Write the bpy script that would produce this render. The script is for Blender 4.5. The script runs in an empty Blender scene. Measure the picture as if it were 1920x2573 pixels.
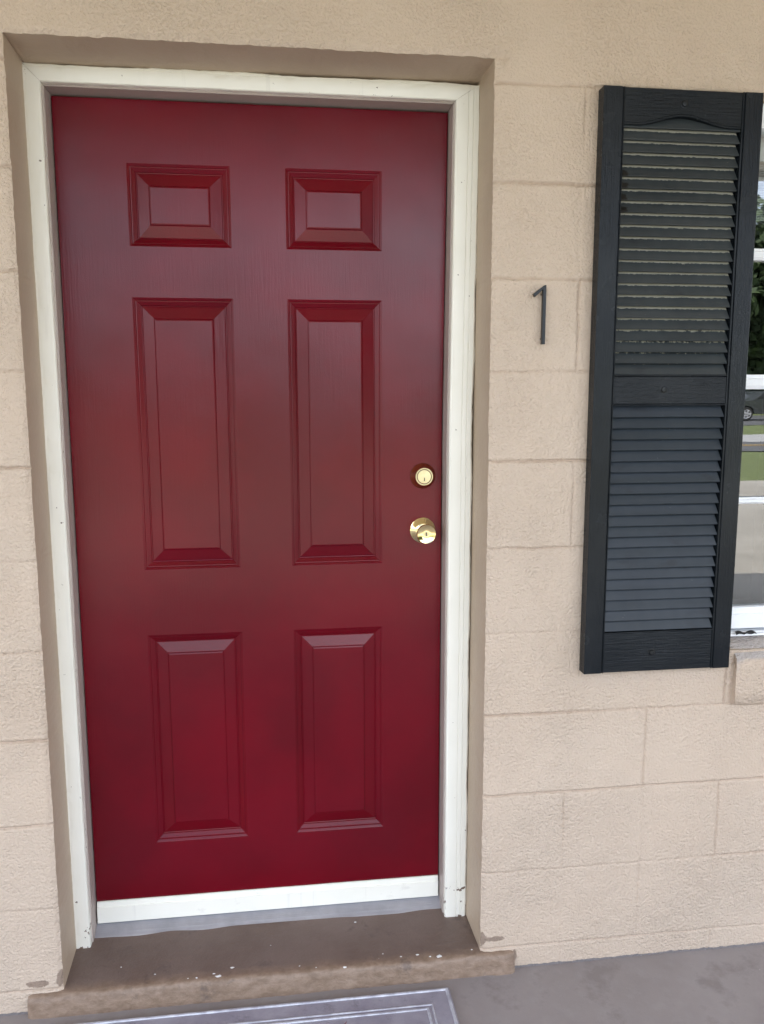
import bpy, bmesh, math, random
import numpy as np
from mathutils import Vector, Matrix
random.seed(7); RS = np.random.RandomState(11)
sc = bpy.context.scene
C = sc.collection

# ------------------------------------------------------------------ camera
cd = bpy.data.cameras.new('camera'); cam = bpy.data.objects.new('camera', cd); C.objects.link(cam)
cam.location = (-0.477772, -1.793157, 1.427055)
cam.rotation_euler = (1.427998, 0.00212333, -0.128907)
cd.sensor_fit = 'HORIZONTAL'; cd.sensor_width = 36.0
cd.lens = 36.0 * 2029.253 / 1920.0
cd.clip_start = 0.02; cd.clip_end = 1000
sc.camera = cam

# ------------------------------------------------------------------ sky, sun, exposure
CLOUD0, CLOUD1 = .42, .58
SUN_EL, SUN_AZ = math.radians(61), math.radians(12)      # azimuth measured from +Y (behind the house) towards +X
w = bpy.data.worlds.new('World'); sc.world = w; w.use_nodes = True
nt = w.node_tree; bg = nt.nodes['Background']
sky = nt.nodes.new('ShaderNodeTexSky'); sky.sky_type = 'NISHITA'; sky.sun_disc = False
sky.sun_elevation = SUN_EL; sky.sun_rotation = SUN_AZ
sky.air_density = 1.0; sky.dust_density = 2.5; sky.ozone_density = 1.0
# unseen bright clouds, added over the blue to strengthen the door's sheen
tcw = nt.nodes.new('ShaderNodeTexCoord'); mpw = nt.nodes.new('ShaderNodeMapping'); mpw.inputs['Scale'].default_value = (1, 1, 2.2)
nt.links.new(tcw.outputs['Generated'], mpw.inputs[0])
nzw = nt.nodes.new('ShaderNodeTexNoise'); nzw.inputs['Scale'].default_value = 2.6; nzw.inputs['Detail'].default_value = 7; nzw.inputs['Roughness'].default_value = .58
nt.links.new(mpw.outputs[0], nzw.inputs['Vector'])
crw = nt.nodes.new('ShaderNodeMapRange'); crw.inputs[1].default_value = CLOUD0; crw.inputs[2].default_value = CLOUD1; nt.links.new(nzw.outputs[0], crw.inputs[0])
mxw = nt.nodes.new('ShaderNodeMix'); mxw.data_type = 'RGBA'; nt.links.new(crw.outputs[0], mxw.inputs[0])
nt.links.new(sky.outputs[0], mxw.inputs[6]); mxw.inputs[7].default_value = (9.8, 10.5, 12.0, 1)
nt.links.new(mxw.outputs[2], bg.inputs[0]); bg.inputs[1].default_value = 0.15
sl = bpy.data.lights.new('sun', 'SUN'); sl.energy = 4.2; sl.angle = math.radians(0.5); sl.color = (1.0, 0.95, 0.87)
so = bpy.data.objects.new('sun', sl); C.objects.link(so)
sd = Vector((math.sin(SUN_AZ) * math.cos(SUN_EL), math.cos(SUN_AZ) * math.cos(SUN_EL), math.sin(SUN_EL)))
so.rotation_euler = sd.to_track_quat('Z', 'Y').to_euler(); so.location = sd * 50
sc.view_settings.view_transform = 'Standard'; sc.view_settings.look = 'None'
sc.view_settings.gamma = 1.0; sc.view_settings.exposure = 1.77

# ------------------------------------------------------------------ helpers
def tag(o, label=None, cat=None, group=None, kind=None):
    if label: o['label'] = label
    if cat: o['category'] = cat
    if group: o['group'] = group
    if kind: o['kind'] = kind
    return o
def empty(name, loc=(0, 0, 0)):
    o = bpy.data.objects.new(name, None); C.objects.link(o); o.location = loc; o.empty_display_size = .1
    return o
def link(name, me, mat=None, parent=None, smooth=False):
    o = bpy.data.objects.new(name, me); C.objects.link(o)
    if mat: me.materials.append(mat)
    if parent:
        o.parent = parent; o.matrix_parent_inverse = Matrix.Translation(-parent.location)
    if smooth:
        for p in me.polygons: p.use_smooth = True
    return o
def mesh(name, V, F, mat=None, parent=None, smooth=False):
    me = bpy.data.meshes.new(name); me.from_pydata([tuple(v) for v in V], [], F); me.update()
    return link(name, me, mat, parent, smooth)
def gridmesh(name, X, mat, parent, mask=None, smooth=True, flip=False):
    """X: (n,m,3) array of points -> quad grid"""
    n, m = X.shape[:2]
    idx = np.arange(n * m).reshape(n, m)
    q = np.stack([idx[:-1, :-1], idx[1:, :-1], idx[1:, 1:], idx[:-1, 1:]], -1)
    if flip: q = q[..., ::-1]
    q = q.reshape(-1, 4)
    if mask is not None: q = q[mask.reshape(-1)]
    me = bpy.data.meshes.new(name)
    me.vertices.add(n * m); me.vertices.foreach_set('co', X.reshape(-1).astype(np.float32))
    me.loops.add(len(q) * 4); me.loops.foreach_set('vertex_index', q.reshape(-1).astype(np.int32))
    me.polygons.add(len(q)); me.polygons.foreach_set('loop_start', np.arange(0, len(q) * 4, 4, dtype=np.int32))
    me.polygons.foreach_set('loop_total', np.full(len(q), 4, dtype=np.int32))
    me.update(calc_edges=True); me.validate()
    return link(name, me, mat, parent, smooth)
class MB:
    def __init__(s): s.V = []; s.F = []
    def add(s, V, F):
        b = len(s.V); s.V += [tuple(v) for v in V]; s.F += [tuple(i + b for i in f) for f in F]
    def box(s, x0, x1, y0, y1, z0, z1):
        s.add([(x0, y0, z0), (x1, y0, z0), (x1, y1, z0), (x0, y1, z0), (x0, y0, z1), (x1, y0, z1), (x1, y1, z1), (x0, y1, z1)],
              [(0, 3, 2, 1), (4, 5, 6, 7), (0, 1, 5, 4), (1, 2, 6, 5), (2, 3, 7, 6), (3, 0, 4, 7)])
    def prism(s, poly, a0, a1, axis='y'):
        """poly of (u,v); axis y -> (u,a,v); axis x -> (a,u,v)"""
        n = len(poly)
        f = (lambda u, v, a: (u, a, v)) if axis == 'y' else ((lambda u, v, a: (a, u, v)) if axis == 'x' else (lambda u, v, a: (u, v, a)))
        s.add([f(u, v, a0) for u, v in poly] + [f(u, v, a1) for u, v in poly],
              [tuple(range(n)), tuple(range(2 * n - 1, n - 1, -1))] + [(i, i + n, (i + 1) % n + n, (i + 1) % n) for i in range(n)])
    def lathe(s, prof, c, n=48, d=(0, -1, 0)):
        """prof of (r, h): h along d from c"""
        d = Vector(d); u = Vector((1, 0, 0)) if abs(d.x) < .9 else Vector((0, 1, 0)); u = (u - d * u.dot(d)).normalized(); v = d.cross(u)
        c = Vector(c); V = []; F = []
        for r, h in prof:
            for k in range(n):
                a = 2 * math.pi * k / n
                V.append(c + d * h + (u * math.cos(a) + v * math.sin(a)) * r)
        for i in range(len(prof) - 1):
            for k in range(n):
                F.append((i * n + k, i * n + (k + 1) % n, (i + 1) * n + (k + 1) % n, (i + 1) * n + k))
        F.append(tuple(range((len(prof) - 1) * n, len(prof) * n)))
        s.add(V, F)
    def build(s, name, mat, parent=None, bevel=0, smooth=False, seg=2):
        me = bpy.data.meshes.new(name); me.from_pydata(s.V, [], s.F); me.update()
        bm = bmesh.new(); bm.from_mesh(me)
        bmesh.ops.recalc_face_normals(bm, faces=bm.faces); bm.to_mesh(me); bm.free()
        o = link(name, me, mat, parent, smooth)
        if bevel:
            m = o.modifiers.new('bevel', 'BEVEL'); m.width = bevel; m.segments = seg; m.limit_method = 'ANGLE'; m.angle_limit = math.radians(35)
            m.harden_normals = False
        if smooth and not bevel:
            try: me.set_sharp_from_angle(angle=math.radians(38))
            except Exception: pass
        return o
def vnoise(x, y, scale, seed=0):
    """smooth value noise in [-1,1], numpy"""
    r = np.random.RandomState(seed); T = r.rand(256, 256) * 2 - 1
    x = np.asarray(x) * scale + 91.3; y = np.asarray(y) * scale + 37.7
    xi = np.floor(x).astype(int); yi = np.floor(y).astype(int); fx = x - xi; fy = y - yi
    fx = fx * fx * (3 - 2 * fx); fy = fy * fy * (3 - 2 * fy)
    g = lambda i, j: T[(xi + i) % 256, (yi + j) % 256]
    return (g(0, 0) * (1 - fx) + g(1, 0) * fx) * (1 - fy) + (g(0, 1) * (1 - fx) + g(1, 1) * fx) * fy

# ------------------------------------------------------------------ materials
class N:
    def __init__(s, name, **p):
        s.m = bpy.data.materials.new(name); s.m.use_nodes = True; s.t = s.m.node_tree; s.b = s.t.nodes['Principled BSDF']
        s.co = s.t.nodes.new('ShaderNodeTexCoord').outputs['Object']; s.nrm = None
        for k, v in p.items(): s.set(k, v)
    def set(s, k, v):
        i = s.b.inputs[{'base': 'Base Color', 'rough': 'Roughness', 'metal': 'Metallic', 'spec': 'Specular IOR Level', 'coat': 'Coat Weight',
                        'coatr': 'Coat Roughness', 'ior': 'IOR', 'trans': 'Transmission Weight'}.get(k, k)]
        if isinstance(v, bpy.types.NodeSocket): s.t.links.new(v, i)
        elif isinstance(v, tuple): i.default_value = (*v, 1)
        else: i.default_value = v
    def node(s, ty, ins={}, **props):
        n = s.t.nodes.new(ty)
        for k, v in props.items(): setattr(n, k, v)
        for k, v in ins.items():
            if isinstance(v, bpy.types.NodeSocket): s.t.links.new(v, n.inputs[k])
            else: n.inputs[k].default_value = v
        return n
    def map(s, scale=(1, 1, 1), loc=(0, 0, 0), src=None):
        return s.node('ShaderNodeMapping', {'Vector': src or s.co, 'Scale': scale, 'Location': loc}).outputs[0]
    def noise(s, scale, detail=3, rough=.5, vec=None, dist=0.0):
        return s.node('ShaderNodeTexNoise', {'Vector': vec or s.co, 'Scale': scale, 'Detail': detail, 'Roughness': rough, 'Distortion': dist}).outputs[0]
    def voro(s, scale, vec=None, feature='F1'):
        return s.node('ShaderNodeTexVoronoi', {'Vector': vec or s.co, 'Scale': scale}, feature=feature).outputs['Distance']
    def ramp(s, f, stops):
        n = s.node('ShaderNodeValToRGB', {'Fac': f}); cr = n.color_ramp
        while len(cr.elements) < len(stops): cr.elements.new(.5)
        for e, (p, c) in zip(cr.elements, stops):
            e.position = p; e.color = (*c, 1) if isinstance(c, tuple) else (c, c, c, 1)
        return n.outputs[0]
    def rng(s, f, a, b, c=0.0, d=1.0):
        return s.node('ShaderNodeMapRange', {'Value': f, 'From Min': a, 'From Max': b, 'To Min': c, 'To Max': d}).outputs[0]
    def mix(s, f, a, b, mode='MIX'):
        n = s.node('ShaderNodeMix', data_type='RGBA', blend_type=mode)
        for k, v in ((0, f), (6, a), (7, b)):
            if isinstance(v, bpy.types.NodeSocket): s.t.links.new(v, n.inputs[k])
            else: n.inputs[k].default_value = (*v, 1) if isinstance(v, tuple) else v
        return n.outputs[2]
    def math(s, op, a, b=0.0):
        n = s.node('ShaderNodeMath', operation=op)
        for k, v in ((0, a), (1, b)):
            if isinstance(v, bpy.types.NodeSocket): s.t.links.new(v, n.inputs[k])
            else: n.inputs[k].default_value = v
        return n.outputs[0]
    def xyz(s):
        n = s.node('ShaderNodeSeparateXYZ', {0: s.co}); return n.outputs
    def bump(s, h, dist, strength=1.0):
        n = s.node('ShaderNodeBump', {'Height': h, 'Distance': dist, 'Strength': strength})
        if s.nrm: s.t.links.new(s.nrm, n.inputs['Normal'])
        s.nrm = n.outputs[0]; s.t.links.new(s.nrm, s.b.inputs['Normal']); return s

def mat_wall():
    n = N('painted_block', rough=.5, spec=.4)
    big = n.noise(2.2, 3); med = n.noise(14, 3)
    base = n.mix(n.rng(big, .35, .65), (.525, .413, .317), (.545, .436, .34))
    base = n.mix(n.rng(med, .4, .62, 0, .2), base, (.50, .41, .325))
    pit = n.math('MULTIPLY', n.rng(n.voro(70), 0.0, .16, 1, 0), n.rng(n.noise(9, 3), .5, .62))
    base = n.mix(n.math('MULTIPLY', pit, .4), base, (.27, .215, .165))
    worm = n.rng(n.math('ABSOLUTE', n.math('SUBTRACT', n.noise(105, 2, .4, dist=.4), .5)), .0, .028, 1, 0)
    worm = n.math('MULTIPLY', worm, n.math('MULTIPLY', n.rng(n.noise(38, 2), .54, .60), n.rng(n.noise(2.4, 3), .42, .56)))
    base = n.mix(n.math('MULTIPLY', worm, .2), base, (.30, .235, .18))
    jt = n.node('ShaderNodeAttribute', attribute_name='joint').outputs['Fac']
    base = n.mix(n.math('MULTIPLY', jt, .42), base, (.34, .235, .165))
    sm = n.node('ShaderNodeAttribute', attribute_name='smear').outputs['Fac']
    base = n.mix(n.rng(n.math('ADD', sm, n.math('MULTIPLY', n.math('SUBTRACT', n.noise(60, 5, .7), .5), .9)), .48, .56), base, (.27, .20, .15))
    fp = n.node('ShaderNodeAttribute', attribute_name='foot').outputs['Fac']
    base = n.mix(n.rng(n.math('ADD', fp, n.math('MULTIPLY', n.math('SUBTRACT', n.noise(45, 5, .7), .5), .9)), .48, .56), base, (.19, .17, .165))
    du = n.node('ShaderNodeAttribute', attribute_name='dust').outputs['Fac']
    base = n.mix(n.rng(n.math('ADD', du, n.math('MULTIPLY', n.math('SUBTRACT', n.noise(40, 5, .7), .5), .6)), .35, .7, 0, .75), base, (.37, .345, .335))
    n.set('base', base)
    n.set('rough', n.rng(n.noise(30, 2), .3, .7, .36, .5))
    amp = n.rng(n.noise(3.1, 2), .32, .68, .35, 1.0)
    l1 = n.ramp(n.noise(165, 3, .5, dist=.1), [(.30, 0.0), (.50, .6), (.70, 1.0)])
    l2 = n.noise(210, 2, .5)
    h = n.math('ADD', n.math('MULTIPLY', l1, amp), n.math('MULTIPLY', l2, .22))
    n.bump(h, .0036, .92)
    n.bump(pit, .0012, -.6)
    n.bump(worm, .0012, -.6)
    return n.m
def mat_reveal():
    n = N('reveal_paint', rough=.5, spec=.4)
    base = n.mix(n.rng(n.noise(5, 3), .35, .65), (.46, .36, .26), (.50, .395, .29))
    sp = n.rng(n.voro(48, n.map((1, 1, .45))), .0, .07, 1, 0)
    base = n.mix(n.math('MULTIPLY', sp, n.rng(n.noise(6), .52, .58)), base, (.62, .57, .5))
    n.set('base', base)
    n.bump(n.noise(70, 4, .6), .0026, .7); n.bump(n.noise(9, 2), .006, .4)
    return n.m
def mat_white(name='white_trim', chips=True):
    n = N(name, rough=.38, spec=.45)
    base = n.mix(n.rng(n.noise(7, 4), .3, .7), (.81, .785, .69), (.85, .825, .735))
    streak = n.noise(60, 3, .6, n.map((1, 1, .06)))
    base = n.mix(n.rng(streak, .62, .75, 0, .25), base, (.6, .57, .52))
    if chips:
        x, y, z = n.xyz()[:3]
        low = n.rng(z, .05, .22, 1, 0)
        chip = n.rng(n.math('ADD', n.noise(55, 4, .65), n.math('MULTIPLY', low, .12)), .705, .715)
        base = n.mix(chip, base, (.16, .11, .08))
        speck = n.math('MULTIPLY', n.rng(n.voro(34), .035, .06, 1, 0), n.rng(n.noise(11), .63, .66))
        base = n.mix(speck, base, (.2, .18, .16))
        n.set('base', base)
        n.bump(chip, .0008, -.7)
    else:
        gr = n.noise(22, 6, .7, n.map((.5, 1, 1)))
        base = n.mix(n.rng(gr, .58, .74, 0, .45), base, (.42, .38, .34)); n.set('base', base)
    n.bump(streak, .0008, .35); n.bump(n.noise(18, 3), .003, .3)
    return n.m
YDOOR = .205
def mat_door(vert=True):
    n = N('red_door_paint', rough=.33, spec=.29)
    b = n.mix(n.rng(n.noise(3.5, 4), .35, .65), (.100, .0004, .0052), (.135, .0006, .0068))
    n.set('base', b)
    n.set('rough', n.rng(n.noise(6, 5, .6), .3, .7, .15, .23))
    n.bump(n.noise(5, 2), .006, .22)
    dent = None
    for (x, z, r_, a_) in ((-.6745, .9505, .011, 1), (-.560, .9480, .009, .8), (-.822, .872, .012, .7), (-.930, 1.350, .006, 1), (-.72, .835, .018, .5), (-.43, .93, .012, .4)):
        vd = n.node('ShaderNodeVectorMath', {0: n.co, 1: (x, YDOOR, z)}, operation='DISTANCE').outputs['Value']
        g_ = n.math('MULTIPLY', n.rng(vd, 0, r_, 1, 0), a_); g_ = n.math('MULTIPLY', g_, g_); dent = g_ if dent is None else n.math('ADD', dent, g_)
    n.bump(dent, .012, -1.0)
    st = n.noise(240, 4, .6, n.map((1, 1, .05)))
    st2 = n.noise(420, 3, .6)
    n.bump(n.math('ADD', n.math('MULTIPLY', st, n.rng(n.noise(4), .4, .65, .25, 1)), n.math('MULTIPLY', st2, .5)), .0008, .5)
    return n
def mat_shutter():
    n = N('black_shutter_paint', rough=.34, spec=.2)
    b = n.mix(n.rng(n.noise(6, 4), .4, .66), (.0055, .0078, .0105), (.012, .0145, .017))
    n.set('base', b)
    n.set('rough', n.rng(n.noise(12, 4), .3, .7, .14, .30))
    return n
def mk_grain(name, axis):
    n = mat_shutter(); n.m.name = name
    s = {'z': (1, 1, .07), 'x': (.07, 1, 1)}[axis]
    n.bump(n.noise(230, 5, .65, n.map(s)), .0022, .9); n.bump(n.noise(260, 3), .0009, .6)
    return n.m
def mat_louver(pale):
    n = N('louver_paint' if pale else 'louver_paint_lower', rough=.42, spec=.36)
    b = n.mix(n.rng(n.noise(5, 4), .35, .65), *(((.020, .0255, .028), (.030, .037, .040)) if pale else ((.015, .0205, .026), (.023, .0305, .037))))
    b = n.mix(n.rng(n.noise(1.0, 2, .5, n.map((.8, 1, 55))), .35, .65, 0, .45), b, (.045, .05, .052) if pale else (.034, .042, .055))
    d = n.math('MULTIPLY', n.rng(n.noise(16, 4, .65, n.map((.6, 1, 1.2))), .6, .72), .5)
    b = n.mix(d, b, (.009, .010, .012))
    wh = n.math('MULTIPLY', n.rng(n.voro(60, n.map((1, 1, 2))), .03, .05, 1, 0), n.rng(n.noise(13), .56, .6))
    b = n.mix(n.math('MULTIPLY', wh, .6), b, (.5, .5, .48))
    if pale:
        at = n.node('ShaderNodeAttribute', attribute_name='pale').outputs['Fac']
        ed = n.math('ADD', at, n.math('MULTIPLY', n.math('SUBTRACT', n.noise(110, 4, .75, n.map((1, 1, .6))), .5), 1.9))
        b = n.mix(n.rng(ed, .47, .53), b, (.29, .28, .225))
        bt = n.node('ShaderNodeAttribute', attribute_name='blot').outputs['Fac']
        b = n.mix(n.rng(n.math('ADD', bt, n.math('MULTIPLY', n.math('SUBTRACT', n.noise(90, 4, .7), .5), .8)), .48, .53), b, (.004, .004, .004))
    n.set('base', b)
    n.bump(n.noise(160, 4, .6, n.map((.25, 1, 1))), .0006, .5)
    return n.m
def mat_floor():
    n = N('painted_concrete', rough=.5, spec=.35)
    a = n.noise(2.5, 5, .6); b = n.noise(22, 5, .65)
    base = n.mix(n.rng(a, .35, .65), (.235, .205, .198), (.295, .265, .262))
    base = n.mix(n.rng(b, .5, .75, 0, .5), base, (.33, .305, .30))
    base = n.mix(n.rng(n.noise(5, 6, .7), .56, .66, 0, .5), base, (.165, .14, .135))
    wh = n.math('MULTIPLY', n.rng(n.voro(26), .02, .035, 1, 0), n.rng(n.noise(5), .54, .57))
    base = n.mix(wh, base, (.5, .48, .46))
    n.set('base', base); n.set('rough', n.rng(b, .3, .7, .38, .6))
    n.bump(n.noise(120, 5, .7), .0012, .5); n.bump(n.noise(9, 3), .004, .35)
    return n.m
def mat_step():
    n = N('brown_step_paint', rough=.42, spec=.4)
    x, y, z = n.xyz()[:3]
    st = n.noise(42, 7, .7, n.map((.75, 1, 1.4)), dist=.2)
    a = n.noise(5, 5, .6)
    top = n.mix(n.rng(a, .35, .65), (.135, .092, .072), (.19, .14, .118))
    worn = n.mix(n.rng(st, .38, .62), (.19, .128, .088), (.28, .20, .145))
    f = n.rng(n.math('ADD', n.math('MULTIPLY', y, -1), n.math('MULTIPLY', n.math('SUBTRACT', n.noise(20, 5), .5), .03)), -.022, .004)
    base = n.mix(f, top, worn)
    dk = n.rng(n.noise(14, 5, .7), .60, .68, 0, .55)
    base = n.mix(dk, base, (.085, .066, .06))
    n.set('base', base); n.set('rough', n.rng(a, .3, .7, .3, .55))
    n.bump(st, .006, .55); n.bump(n.noise(70, 5, .65), .002, .5)
    return n.m
def mat_simple(name, c0, c1, scale=8, rough=.5, bump=0, bscale=60, **k):
    n = N(name, rough=rough, **k)
    n.set('base', n.mix(n.rng(n.noise(scale, 5, .6), .35, .65), c0, c1))
    if bump: n.bump(n.noise(bscale, 4, .6), bump, .6)
    return n.m
M = {}
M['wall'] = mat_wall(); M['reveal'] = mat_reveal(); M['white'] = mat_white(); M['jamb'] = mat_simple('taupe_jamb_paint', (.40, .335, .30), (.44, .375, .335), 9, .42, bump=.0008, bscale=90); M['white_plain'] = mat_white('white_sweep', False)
M['door'] = mat_door().m
M['stile'] = mk_grain('shutter_grain_upright', 'z'); M['rail'] = mk_grain('shutter_grain_cross', 'x')
M['louver_up'] = mat_louver(True); M['louver_lo'] = mat_louver(False)
M['floor'] = mat_floor(); M['step'] = mat_step()
M['brass'] = mat_simple('polished_brass', (.80, .62, .30), (.86, .70, .38), 30, .10, metal=1.0)
M['brass_satin'] = mat_simple('brushed_brass', (.50, .43, .25), (.60, .52, .32), 40, .30, metal=1.0)
M['dark'] = mat_simple('dark_gap', (.008, .008, .009), (.012, .012, .012), 8, .6)
M['bolt_ring'] = mat_simple('red_brown_gloss', (.12, .02, .008), (.15, .03, .012), 20, .22, coat=.5)
M['alu'] = mat_simple('worn_aluminium', (.40, .40, .44), (.5, .5, .54), 15, .38, metal=.55)
M['win_white'] = mat_simple('white_aluminium', (.74, .76, .78), (.80, .81, .82), 12, .3, bump=.0006, bscale=120)
M['blind'] = mat_simple('blind_vinyl', (.78, .79, .78), (.84, .85, .84), 12, .45)
M['number'] = mat_simple('black_satin_metal', (.006, .0075, .009), (.010, .012, .014), 30, .3, spec=.28)
M['paint'] = mat_simple('dried_white_paint', (.7, .7, .7), (.8, .8, .8), 30, .5)
M['soffit'] = mat_simple('soffit_paint', (.70, .62, .48), (.74, .67, .54), 3, .6)
M['roof'] = mat_simple('roof_shingle', (.12, .11, .1), (.18, .17, .16), 20, .9)
M['room'] = mat_simple('room_paint', (.16, .15, .14), (.2, .19, .18), 2, .8)

# ------------------------------------------------------------------ block wall
DZ = .058; BH = .2032
OX0, OX1, OZ1 = -1.0, 0.0, 2.1405            # door opening
WX0, WX1, WZ0, WZ1 = .608, 1.62, .805, 2.090  # window opening
WTOP = 2.62
wall = empty('block_wall', (0, 0, 0))
tag(wall, 'beige painted concrete block wall with textured paint around the red door', 'wall')
def seg(stops):
    out = [stops[0][0]]
    for (a, _), (b, st) in zip(stops[:-1], stops[1:]):
        k = max(1, int(round((b - a) / st))); out += list(np.linspace(a, b, k + 1)[1:])
    return np.array(out)
xs = seg([(-5, 0), (-1.5, .05), (OX0, .004), (OX1, .004), (WX0, .004), (1.3, .0045), (WX1, .02), (7, .06)])
zs = seg([(-.06, 0), (WZ0, .004), (OZ1, .0042), (WTOP, .0042)])
def refine(a, cs):
    keep = [v for v in a if min(abs(v - c) for c in cs) > .0105 or min(abs(v - q) for q in FIXED) < 1e-6]
    add = [c + k * .0014 for c in cs for k in range(-7, 8)]
    add = [v for v in add if a[0] < v < a[-1] and min(abs(v - q) for q in FIXED) > .0009]
    return np.array(sorted(keep + add))
FIXED = [-5, OX0, OX1, WX0, WX1, 7]
xs = refine(xs, [BH * n for n in range(1, 7)] + [-1 - BH * n for n in range(1, 3)])
FIXED = [-.06, OZ1, WZ0, zs[int(np.argmin(abs(zs - WZ1)))], WTOP]
zs = refine(zs, [DZ + BH * k for k in range(0, 11)])
ix = lambda v: int(np.argmin(abs(xs - v))); iz = lambda v: int(np.argmin(abs(zs - v)))
ixl, ixr, izt = ix(OX0), ix(OX1), iz(OZ1)
jw0, jw1, kw0, kw1 = ix(WX0), ix(WX1), iz(WZ0), iz(WZ1)
WZ1 = zs[kw1]
GX, GZ = np.meshgrid(xs, zs, indexing='ij')
def wall_disp(X, Z):
    row = (Z - DZ) / BH
    k = np.round(row); dzj = np.abs(Z - (DZ + k * BH) - .0012 * vnoise(X, k * 7.7, 14, 3) - .0012 * vnoise(X, k * 3.1, 60, 5))
    hstr = np.clip(.72 + .5 * vnoise(X, k * 5.3, 5, 8), .15, 1.1)
    hstr = np.where(k >= 11, 0, hstr)                     # the lintel course runs without a bed joint
    hstr = np.where((k == 10) & (X < .23) & (X > -.98), np.where((X > 0), hstr, 0), hstr)
    g = np.exp(-(dzj / .0030) ** 2) * hstr
    r = np.floor(row); top = 10 - 1 - r                    # course number counted from the top joint
    odd = (np.mod(top, 2) == 0)
    off = np.where(odd, BH, 0.0)
    xr = np.where(X > -.5, X, -1.0 - X)
    n = np.round((xr - off) / (2 * BH)); xj = off + n * 2 * BH
    dxj = np.abs(xr - xj - .0012 * vnoise(Z, r * 3.3, 22, 6) - .0015 * vnoise(r, n * 9.7, 3.3, 61))
    vs = np.clip(.42 + .55 * vnoise(r * 1.7, n * 3.3, 1.3, 9) + .3 * vnoise(X, Z, 8, 10), .05, .95)
    vs = np.where(xj < .02, 0, vs)
    g2 = np.exp(-(dxj / .0028) ** 2) * vs
    # thin raised squeeze lines beside the joints
    lip = .35 * np.exp(-((dzj - .007) / .003) ** 2) * hstr * np.clip(vnoise(X, Z, 30, 12) + .4, 0, 1)
    lip2 = .30 * np.exp(-((dxj - .008) / .0035) ** 2) * vs
    cell = .0010 * vnoise(r * 2.7 + n * 1.9, n * 4.1 + r * 1.3, 1.7, 13)
    d = -.0048 * np.maximum(g, g2) + .0018 * (lip + lip2) + cell * np.clip(1 - np.maximum(g, g2), 0, 1)
    d += .0014 * vnoise(X, Z, 7, 14) + .0008 * vnoise(X, Z, 28, 15)
    am = np.clip(.55 + .6 * vnoise(X, Z, 3.2, 16), .15, 1.0)
    d += am * (.0007 * vnoise(X, Z, 95, 17) + .0004 * vnoise(X, Z, 170, 18))
    JT_ = np.maximum(g, g2)
    return d, JT_
D, JOINT = wall_disp(GX, GZ)
# rounded, slightly broken arrises at the openings
ed = np.where(GZ < OZ1 + .02, np.minimum(np.abs(GX - OX0), np.abs(GX - OX1)), 9.)
inx = (GX > OX0 - .03) & (GX < OX1 + .03)
ed = np.minimum(ed, np.where(inx, np.abs(GZ - OZ1), 9.))
D -= .0045 * np.exp(-(ed / .006) ** 2) * (1 + .5 * vnoise(GX, GZ, 60, 20))
PX, PZ = GX.copy(), GZ.copy()
below = GZ <= OZ1 + 1e-6
fall = lambda a: np.exp(-(a / .012) ** 2)
jx = .0004 * vnoise(GZ, 0, 45, 21) + .0008 * vnoise(GZ, 3, 130, 22)
PX += np.where(below, jx * (fall(np.abs(GX - OX0)) + fall(np.abs(GX - OX1))), 0)
jz = .0007 * vnoise(GX, 0, 22, 23) + .0012 * vnoise(GX, 5, 90, 24)
PZ += np.where((GX >= OX0 - 1e-6) & (GX <= OX1 + 1e-6), jz * fall(np.abs(GZ - OZ1)), 0)
WALL = np.stack([PX, -D, PZ], -1)
mask = np.ones((len(xs) - 1, len(zs) - 1), bool)
mask[ixl:ixr, :izt] = False; mask[jw0:jw1, kw0:kw1] = False
wf = gridmesh('wall_face', WALL, M['wall'], wall, mask)
at = wf.data.attributes.new('joint', 'FLOAT', 'POINT'); at.data.foreach_set('value', JOINT.reshape(-1).astype(np.float32))
bl_ = lambda x, z, a, c: np.exp(-(((GX - x) / a) ** 2 + ((GZ - z) / c) ** 2))
SM = .85 * bl_(.040, .083, .032, .010) + .8 * bl_(.088, .035, .008, .030) + .9 * bl_(-1.052, .074, .036, .011) + .8 * bl_(-1.004, .085, .010, .028) + .8 * bl_(.004, .085, .010, .03)
at = wf.data.attributes.new('smear', 'FLOAT', 'POINT'); at.data.foreach_set('value', np.clip(SM, 0, 1).reshape(-1).astype(np.float32))
FT = np.clip(1 - GZ / .012, 0, 1)
at = wf.data.attributes.new('foot', 'FLOAT', 'POINT'); at.data.foreach_set('value', FT.reshape(-1).astype(np.float32))
# door reveal: three returns, front edge shared with the wall face
def reveal(front, back, n=26, seed=0):
    t = np.linspace(0, 1, n)[None, :, None]
    X = front[:, None, :] * (1 - t) + back[:, None, :] * t
    return X
fl = WALL[ixl, :izt + 1]; bl = fl.copy(); bl[:, 0] = -1.0062 + .0006 * vnoise(fl[:, 2], 1, 9, 31); bl[:, 1] = .24
fr = WALL[ixr, :izt + 1]; br = fr.copy(); br[:, 0] = .0015 - .0075 * np.clip((2.1 - fr[:, 2]) / 2, 0, 1); br[:, 1] = .24
ft = WALL[ixl:ixr + 1, izt]; bt = ft.copy(); bt[:, 2] = np.linspace(2.134, 2.141, len(ft)); bt[:, 1] = .24
rv = empty('x'); bpy.data.objects.remove(rv)
RV = []
for f_, b_, flip in ((fl, bl, True), (ft, bt, True), (fr[::-1], br[::-1], True)):
    RV.append((reveal(f_, b_), flip))
gridmesh('door_reveal', np.concatenate([r for r, _ in RV], 0), M['reveal'], wall, None, True, True)
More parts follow.
